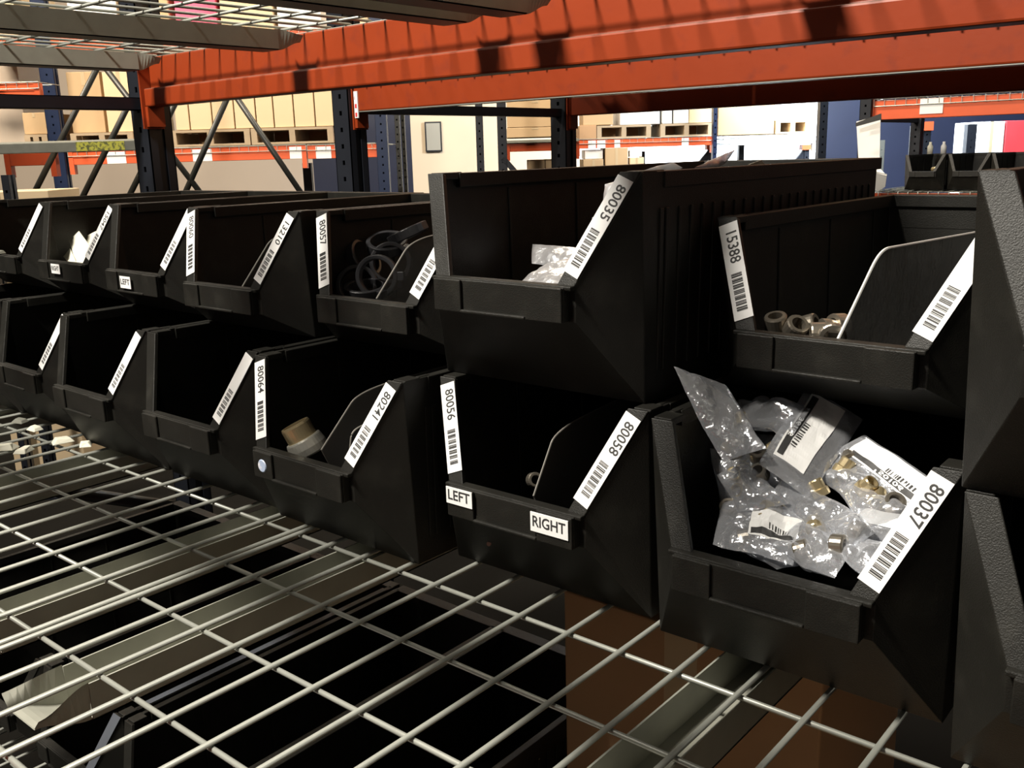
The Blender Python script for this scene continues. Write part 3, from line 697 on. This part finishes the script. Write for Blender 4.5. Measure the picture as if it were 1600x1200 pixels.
def pallet(label, x0, x1, y0, y1, z0, rz=0, group='wooden pallets', mt='wood', loc=None, dark=True):
    hx, hy = (x1-x0)/2, (y1-y0)/2
    t = thing('wooden_pallet', label, 'pallet', loc or ((x0+x1)/2, (y0+y1)/2, z0), rz, group); h = .12
    mb = MB()
    for k in range(6):
        y = -hy+k*(2*hy-.09)/5; mb.box((-hx, y, h-.018), (hx, y+.09, h))
    mb.build('top_boards', M[mt], t)
    mb = MB()
    for k in range(3):
        y = -hy+k*(2*hy-.09)/2; mb.box((-hx, y, 0), (hx, y+.09, .016))
    mb.build('bottom_boards', M[mt], t)
    for k in (-1, 0, 1):
        x = k*(hx-.022); MB().box((x-.022, -hy, .016), (x+.022, hy, h-.018)).build('stringer', M[mt], t)
    MB().box((-hx+.05, hy*.2, .016), (hx-.05, hy*.2+.02, h-.018)).build('shade_board', M['card_dark'], t)  # added dark board standing in for the shade inside the pallet
    return t
pallet('worn wooden pallet on the lower shelf under the right bins', .47, 1.05, -.42, .02, ZL)

for i, (xa_, xb_, h_) in enumerate(((-1.30, -.60, .85), (-.59, .11, .95), (.12, 1.10, .80))):  # cartons added above the second deck to shade its rear beam
    carton(('added brown carton shading the rear beam of the second rack, left one', 'added brown carton shading the rear beam of the second rack, middle one', 'added brown carton shading the rear beam of the second rack, right one')[i], (xa_, 1.42, .756), (xb_, 2.35, .756+h_), 'card')
# ------------------------------------------------------------------ far racking block
def far(px, dist, py=230):
    P = on_w(px, py, dist); return P
def fpost(px, dist, wpx, label, mt, top=3.4, group='posts of the far racking', cap=False):
    P = far(px, dist); wd = wpx/F_PX*dist
    t = thing('rack_post', label, 'post', (P.x, P.y, FLOOR), YAW, group)
    upright(MB(), -wd/2, wd/2, 0, .075, 0, top-FLOOR, hole=.06).build('post_column', mt, t)
    MB().box((-wd/2-.03, -.03, 0), (wd/2+.03, .105, .012)).build('foot_plate', mt, t)
    return t
def fbeam(px0, px1, pyb, h, dist, label, mt, fringe=True, labels=(), conn=(1, 1), deck=1.0):
    a, b = far(px0, dist), far(px1, dist); zb = on_w((px0+px1)/2, pyb, dist).z; L = (b-a).length/2; c = (a+b)/2
    t = thing('rack_beam', label, 'beam', (c.x, c.y, zb), YAW, 'far orange beams')
    MB().prism_x([(0, 0), (.045, 0), (.045, h*.55), (.022, h*.55), (.022, h), (0, h)], -L, L).build('beam_rail', mt, t, bevel=.003)
    for s_ in (-1, 1):
        if conn[0 if s_ < 0 else 1]: MB().box((s_*L-.035 if s_ > 0 else s_*L, -.004, -.07), (s_*L if s_ > 0 else s_*L+.035, .05, h)).build('end_connector', mt, t)
    if fringe:
        mb = MB(); n = int(2*L/.07)
        for i in range(n+1):
            x = -L+i*2*L/n; mb.tube([(x, -.006, h-.035), (x, -.006, h+.004), (x, deck, h+.004)], .003, 5)
        for y, z in ((-.008, h-.035), (-.006, h+.006), (.2, h), (.4, h), (.6, h), (.8, h)):
            if y < deck: mb.tube([(-L, y, z), (L, y, z)], .003, 5)
        mb.build('deck_wires', M['zinc'], t)
    for (p0, p1) in labels:
        u0_, u1_ = (far(p0, dist)-c).dot(ER), (far(p1, dist)-c).dot(ER)
        MB().box((u0_, -.003, h*.02), (u1_, -.0005, h*.92)).build('shelf_label', M['label'], t)
    return t, zb
def fbox(px0, py0, px1, py1, dist, depth, label, mt='card', name='cardboard_box', group='cartons on the far racking', z0=None, seam=True):
    u0_, u1_, zb, zt = span(px0, py0, px1, py1, dist); c = CAM+ER*((u0_+u1_)/2)+EF*dist
    if z0 is not None: zb = z0
    t = thing(name, label, 'box' if 'box' in name else name.split('_')[-1], (c.x, c.y, zb), YAW, group); hu = (u1_-u0_)/2; h = zt-zb
    MB().box((-hu, 0, 0), (hu, depth, h)).build('box_body' if 'box' in name else 'wrapped_load', M[mt], t, bevel=.004)
    if seam: MB().box((-hu*.12, -.0012, h*.78), (hu*.12, 0, h)).build('tape_strip', M['tape'], t)
    return t
def fpallet(px0, px1, dist, z0, depth, label, mt='wood'):
    a, b = far(px0, dist), far(px1, dist); L = (b-a).length; c = (a+b)/2 + EF*depth/2
    return pallet(label, -L/2, L/2, -depth/2, depth/2, z0, YAW, 'far wooden pallets', mt, loc=(c.x, c.y, z0))
DA = 7.5
HB = .098
_, zb = fbeam(105, 478, 253, HB, DA, 'far orange beam with white labels left of the second post', M['orange_plain'], labels=((165, 195), (266, 272), (300, 330), (493, 478+14)[::-1] if False else (452, 476)))
fbeam(480, 596, 247, HB, DA, 'short far orange beam with a white label beside the blue-edged post', M['orange_plain'], labels=((493, 517),), conn=(0, 1))
ZD = zb+HB+.014
fpallet(268, 392, DA, ZD, .9, 'far pallet under the left pale cartons')
fpallet(394, 522, DA, ZD, .9, 'far pallet under the right pale cartons')
ZP = ZD+.123
names_ = ['pale carton at the left end of the far row, half behind the near post', 'pale carton second in the far row', 'pale carton third in the far row behind the brace', 'pale carton fourth in the far row at the brace top',
          'pale carton fifth in the far row', 'pale carton sixth in the far row', 'pale carton seventh in the far row', 'pale carton at the right end of the far row, dented']
xs = [268, 291, 327, 362, 396, 424, 456, 489, 522]
for i in range(8):
    fbox(xs[i]+1, 88, xs[i+1]-1, 190, DA+.02, .5, names_[i], 'card_pale', z0=ZP)
fpallet(112, 210, DA, ZD, .9, 'far pallet left of the near post under a pale carton')
fbox(163, 112, 212, 188, DA+.05, .8, 'pale carton left of the near post behind the overhead deck', 'card_pale', z0=ZP)
fbox(108, 112, 160, 205, DA+.10, .7, 'tan carton between the blue post and the pale carton', 'card', z0=ZP)
fpallet(40, 76, DA, ZD, .9, 'far pallet at the left behind the blue post')
fbox(36, 176, 72, 208, DA+.03, .5, 'brown carton left of the blue post', 'card', z0=ZP)
fbox(-30, 96, 34, 218, DA+.5, .5, 'large grey-beige carton at the left picture edge', 'wall', z0=ZD, seam=False)
fpost(88, DA-.02, 21, 'blue pierced post at the left with light showing through its holes', M['bluepost'])
fpost(597, DA-.02, 17, 'blue post with daylight along its right side', M['bluepost'])
fpost(477, DA+1.3, 13, 'dark post below the far beam in front of the navy wall', M['post'], top=.44)
fbeam(-60, 74, 152, .085, 6.6, 'upper orange beam at the left picture edge', M['orange_plain'], conn=(0, 1), deck=.3)
fbeam(4, 84, 259, .085, 6.2, 'dark orange beam end at the left beside the blue post', M['orange'], fringe=False)
fpost(0, 5.0, 11, 'dark post at the left picture edge', M['post'], top=.44)
P0_, P1_ = far(-40, 5.2), far(232, 5.2); c = (P0_+P1_)/2; zq = on_w(100, 238, 5.2).z
t = thing('dusty_rail', 'dusty grey rail with a worn yellow sticker', 'rail', (c.x, c.y, zq), YAW); hl = (P1_-P0_).length/2
MB().prism_x([(0, 0), (.05, 0), (.05, .052), (.03, .060), (0, .052)], -hl, hl).build('rail_body', M['grey'], t, bevel=.004)
u0_, u1_ = (far(119, 5.2)-c).dot(ER), (far(195, 5.2)-c).dot(ER); MB().box((u0_, -.002, .004), (u1_, -.0003, .050)).build('yellow_sticker', M['yellow'], t)
for px in (-38, 231):
    P = far(px, 5.2); o = fpost(px, 5.26, 10, 'slim dark post carrying the dusty grey rail, %s end' % ('left' if px < 0 else 'right, hidden behind the near post'), M['post'], top=zq+.02)
# braced frame seen through the gap
t = thing('braced_frame', 'row of dark round braces crossing in front of the far cartons', 'rack frame', (far(235, 6).x, far(235, 6).y, FLOOR), YAW)
T = t.matrix_world.copy(); T = Matrix.Translation(t.location) @ Matrix.Rotation(YAW, 4, 'Z'); Ti = T.inverted()
def q6(px, py, d=6.0): return Ti @ on_w(px, py, d)
for (a, b) in (((160, 90), (30, 348)), ((160, 100), (345, 343)), ((236, 93), (110, 346)), ((298, 113), (182, 346)), ((362, 138), (270, 345)), ((362, 141), (498, 342))):
    MB().tube([q6(*a), q6(*b)], .0175, 10).build('brace', M['brace'], t, smooth=True)
for px in (236, 545, -45):
    u_ = q6(px, 230); upright(MB(), u_.x-.04, u_.x+.04, .03, .10, 0, 2.5-FLOOR).build('post', M['post'], t)
fbox(-40, 299, 78, 345, 5.42, .4, 'pale carton top at the left below the far beam', 'card_pale', z0=FLOOR, seam=False)
# upper level loads seen through the overhead deck
fbeam(-60, 597, 75, HB, DA, 'orange beam of the upper far level behind the overhead deck', M['orange_plain'], deck=.9)
ZU2 = on_w(270, 75, DA).z+HB+.01
for (a, b, top_, mt, lab, nm) in ((-60, 20, -60, 'card_pale', 'pale load at the far upper left through the overhead wires', 'cardboard_box'), (104, 180, -50, 'white', 'white wrapped load seen through the overhead wires', 'cardboard_box'),
      (190, 262, -40, 'card', 'tan carton between the white and pink loads above', 'cardboard_box'), (272, 336, -45, 'pink', 'pink wrapped load seen through the overhead wires', 'cardboard_box'),
      (343, 425, -40, 'card_pale', 'pale carton right of the pink load above', 'cardboard_box'), (432, 500, -40, 'wall_white', 'whitish carton above, left of the dark post', 'cardboard_box'), (540, 574, -40, 'card_pale', 'pale carton at the upper right end of the far rack', 'cardboard_box')):
    fbox(a, top_, b, 55, DA+.02, .7, lab, mt, nm, 'loads on the upper far level', z0=ZU2)
# middle: notice board and inner posts
u0_, u1_, z0_, z1_ = span(664, 190, 690, 237, WB-.06); c = CAM+ER*((u0_+u1_)/2)+EF*(WB-.02)
t = thing('notice_board', 'small framed grey notice board on the beige wall', 'notice board', (c.x, c.y, z0_), YAW); hu = (u1_-u0_)/2
MB().box((-hu, -.02, 0), (hu, 0, z1_-z0_)).build('frame', M['post'], t); MB().box((-hu+.018, -.024, .018), (hu-.018, -.02, z1_-z0_-.018)).build('panel', mat('notice_grey', (.42, .40, .34), .3), t)
fpost(622, 8.4, 7, 'thin brown-black post in front of the navy wall', M['brace'], top=1.6)
fpost(631, 8.6, 5, 'second thin dark post in front of the navy wall', M['brace'], top=1.6)
fpost(750, 8.0, 11, 'dark post standing alone before the beige wall', M['post'], top=1.2)
fpost(785, 7.2, 14, 'dark pierced post left of the tan cartons', M['post'], top=1.6)
t = thing('diagonal_brace', 'dark diagonal brace from the post towards the low cartons', 'brace', tuple(far(800, 7.22)))
MB().bar(on_w(786, 247, 7.22)-t.location, on_w(830, 297, 7.22)-t.location, .04, .04).build('brace_tube', M['post'], t)
t = thing('diagonal_brace', 'pale grey diagonal brace left of the third near post', 'brace', tuple(far(870, 7.0)))
MB().bar(on_w(628, 610, 7.0)-t.location, on_w(892, 245, 7.0)-t.location, .03, .05).build('brace_tube', M['zinc'], t)
_, zb3 = fbeam(790, 905, 236, .065, 8.0, 'shaded orange beam under the tan cartons', M['orange'], fringe=False)
MBt = zb3+.067
t = fbox(786, 218, 905, 223, 7.98, .8, 'flat blue-grey tray on the shaded orange beam', 'grey', 'flat_tray', 'x', z0=MBt, seam=False); del t['group']
zt_ = span(786, 214, 905, 220, 7.98)[3]
fbox(792, 199, 880, 216, 8.0, .6, 'low tan carton under the tall one by the third near post', 'card', z0=zt_)
fbox(792, 150, 880, 198, 8.0, .6, 'tan carton resting on the low one by the third near post', 'card', z0=span(792, 199, 880, 216, 8.0)[3]+.002)
fbox(826, 250, 852, 330, 8.2, .5, 'lower tan carton left of its twin below the shaded beam', 'card', z0=FLOOR)
fbox(853, 249, 882, 330, 8.2, .5, 'lower tan carton right of its twin below the shaded beam', 'card', z0=FLOOR)
# right: bright end of the warehouse
DB = 9.4
_, zb4 = fbeam(900, 1116, 229.5, .078, DB, 'far red-orange beam with small white labels in the daylight', M['orange_plain'], labels=((919, 931), (933, 946), (960, 969), (1065, 1076)))
fbeam(1118, 1275, 226, .062, DB, 'far orange beam whitened for glare, right of the blue post', M['wall_white'])  # white in place of orange: overexposure put into the colour
ZD4 = zb4+.086
fpallet(933, 1017, DB, ZD4, .9, 'far pallet under the white wrapped load')
fpallet(1032, 1113, DB, ZD4, .9, 'far pallet under the open white boxes')
ZP4 = ZD4+.123
fbox(905, 196, 932, 213, DB, .8, 'brown block beside the far pallet at the third near post', 'card_dark', z0=ZD4, seam=False)
fbox(911, 158, 958, 197, DB+.02, .5, 'orange-tan carton next to the white wrapped load', 'card', z0=ZP4+.004)
fbox(969, 140, 1031, 197, DB+.02, .7, 'white wrapped load on the far pallet', 'white', 'wrapped_bale', z0=ZP4, seam=False)
fbox(1035, 140, 1050, 197, DB+.02, .7, 'narrow white box on the second far pallet', 'white', z0=ZP4)
fbox(1053, 140, 1076, 197, DB+.02, .7, 'pinkish white box on the second far pallet', 'wall_white', z0=ZP4)
fbox(1077, 150, 1112, 197, DB+.02, .7, 'cream box at the right of the second far pallet', 'card_pale', z0=ZP4)
fpost(1117, DB-.14, 6, 'slim blue post in the bright far rack', M['bluepost'], top=2.4)
fbox(1122, 150, 1210, 213, DB, .9, 'big brown crate in the bright far rack', 'card', 'wooden_crate', z0=ZD4)
fpallet(1211, 1264, DB, ZD4, .8, 'yellowish pallet under the white load at the bright end', 'card_pale')
fbox(1211, 140, 1264, 197, DB+.02, .7, 'white load at the bright end of the far rack', 'white', 'wrapped_bale', z0=ZP4, seam=False)
fbox(912, 249, 943, 330, DB, .5, 'tan carton low at the third near post', 'card', z0=FLOOR)
fbox(946, 231, 981, 330, DB, .5, 'tall brown carton below the red-orange beam', 'card', z0=FLOOR)
fbox(984, 246, 1006, 330, DB, .15, 'pale carton low beside the tall brown one', 'card_pale', z0=FLOOR)
fbox(914, 234, 942, 248, DB+.02, .4, 'white tray on the low tan carton', 'white', 'white_tray', z0=span(912, 249, 943, 330, DB)[3]+.003, seam=False)
fbox(984, 235, 1003, 245, DB+.01, .13, 'white bag-like bundle beside the tall brown carton', 'white', 'white_bundle', z0=None, seam=False)
fpost(1004, DB+.2, 8, 'short black post below the red-orange beam', M['post'], top=.46)
for px, lab, cap in ((1112, 'black rack leg with an orange cap left of the blue post', 1), (1159, 'black pierced rack leg in front of the white wall', 0), (1261, 'black rack leg with an orange cap at the bright end', 1)):
    t = fpost(px, DB+.3, 8, lab, M['post'], top=Z(px, 227, DB+.3))
    if cap:
        MB().box((-.05, -.01, Z(px, 234, DB+.3)-FLOOR), (.05, .09, Z(px, 226, DB+.3)-FLOOR)).build('orange_cap', M['orange_plain'], t)
        A_ = Vector((0, .03, Z(px, 236, DB+.3)-FLOOR)); MB().bar(A_, A_+Vector((-.35, 0, -.42)), .05, .06).build('leg_brace', M['post'], t)
fpost(1285, 8.0, 12, 'black post at the edge of the navy panels', M['post'], top=1.6)
# rack across the aisle: frame, beam, bins
frame('black pierced frame at the left end of the rack across the aisle', XF, 5.80, 6.9, M['post'], M['brace'], top=2.2, struts=(.615,), zig=[((5.86, .68), (6.85, 1.5))])
tb = beam('orange beam across the aisle with a white label and wires over it', X0, 1.2, 5.83, 1, .745, .625, M['orange_plain'])
mb = MB()
for i in range(38):
    x = -1.298+i*.068; mb.tube([(x, -.006, .085), (x, -.006, .13), (x, 1.0, .13)], .0032, 5)
for y, z in ((-.008, .085), (-.006, .132), (.2, .126), (.45, .126), (.7, .126)): mb.tube([(-1.298, y, z), (1.29, y, z)], .0035, 5)
mb.build('deck_wires', M['zinc'], tb)
xa, xb = on_y(1437, 165, 5.82).x, on_y(1473, 165, 5.82).x; cx_ = tb.location.x
MB().box((xa-cx_, -.004, .025), (xb-cx_, -.0015, .118)).build('shelf_label', M['label'], tb)
beam('orange beam under the small bins across the aisle', X0, 1.2, 5.83, 1, .155, .035, M['orange'])
wire_deck('wire deck under the small bins across the aisle', -1.39, 37, 5.82, 6.85, .165, [5.9+.114*i for i in range(8)], (.07, .6, 1.2, 1.8), 5.93, 6.75)
LB = ['black bin across the aisle, left end of the row with a brass glint', 'black bin across the aisle, second in the row', 'black bin across the aisle, third in the row', 'black bin across the aisle, last at the picture edge']
x_ = on_y(1410, 245, 5.86).x+.1406
for i in range(4):
    r, dz = make_bin('tall', x_+i*.262, 5.875+.0133+.02*(i % 2), .172, 0, LB[i], 'black bins across the aisle'); r.scale = (.9, .9, .98)
o = proto.copy(); COL.objects.link(o); o.location = (x_+.03, 5.95, .30); o.rotation_euler = (R(80), 0, 1); o.scale = (1.6,)*3; tag(o, 'brass fitting glinting in the bin across the aisle', 'fitting'); del o['group']
for px, lab in ((1453, 'small pale bottle standing on the rim of the bins across the aisle'), (1474, 'small white jar on the rim of the bins across the aisle')):
    P = on_y(px, 238, 6.2); o = MB().lathe([(0, 0), (.018, 0), (.018, .05), (.009, .065), (.009, .08), (0, .08)], 14).build('small_bottle', M['cream'] if px < 1460 else M['white'], smooth=True)
    o.location = (P.x, 6.2, .172+.228*.98); tag(o, lab, 'bottle')
t = fpost(1378, 8.6, 9, 'pierced post with daylight shining through its holes', M['zinc'], top=.50)
fpost(1432, 9.0, 14, 'black post before the navy panels, left of the orange-capped one', M['post'], top=.62)
t = fpost(1447, 8.8, 12, 'dark post with an orange connector under the beam across the aisle', M['post'], top=.62)
MB().box((-.05, -.01, Z(1447, 204, 8.8)-FLOOR), (.05, .09, Z(1447, 190, 8.8)-FLOOR)).build('orange_cap', M['orange_plain'], t)
fpost(1517, 9.0, 14, 'black pierced post beside the grey carton', M['post'], top=.62)
fbox(1526, 190, 1566, 300, 9.2, .5, 'grey-white carton under the beam across the aisle', 'wall_white', z0=FLOOR)
fbox(1568, 188, 1640, 300, 9.2, .5, 'bright red carton at the right picture edge', 'red', z0=FLOOR, seam=False)
# white paper hanging on the end of that rack
A_, B_ = on_y(1338, 190, 5.795), on_y(1376, 180, 5.765); C_, D_ = on_y(1374, 262, 5.765), on_y(1342, 262, 5.795)
t = thing('hanging_sheet', 'bright white paper sheet hanging from the rack across the aisle', 'paper', tuple(A_))
def sheet(P, Q, R_, S_, nm, mt, th=.003):
    vs = [Vector(v)-A_ for v in (P, Q, R_, S_)]; vs += [v+Vector((0, th, 0)) for v in vs]
    MB().add(vs, [(0,1,2,3),(7,6,5,4),(0,4,5,1),(1,5,6,2),(2,6,7,3),(3,7,4,0)]).build(nm, M[mt], t)
sheet(A_, B_, C_, D_, 'upper_sheet', 'white')
sheet(on_y(1337, 192, 5.69), on_y(1377, 177, 5.65), on_y(1377, 187, 5.65), on_y(1337, 198, 5.69), 'dark_top_edge', 'ink')
sheet(D_, C_, on_y(1386, 275, 5.55), on_y(1360, 268, 5.6), 'fold', 'white')
sheet(on_y(1356, 266, 5.6), on_y(1386, 272, 5.55), on_y(1383, 292, 5.62), on_y(1370, 300, 5.68), 'lower_sheet', 'wall_white')
# small lamp housing above the sheet
P = on_y(1366, 158, 6.0); P.z = .772; o = MB().box((-.05, -.03, -.02), (.05, .03, .02)).build('bulkhead_lamp', M['white'], bevel=.006); o.location = P; o.rotation_euler[2] = YAW
tag(o, 'small bright white lamp above the hanging sheet', 'lamp')
em = mat('lamp_glow', (.9, .95, 1), emit=((.85, .93, 1), 6)); MB().box((-.045, -.034, -.016), (.045, -.030, .016)).build('lamp_lens', em, o)
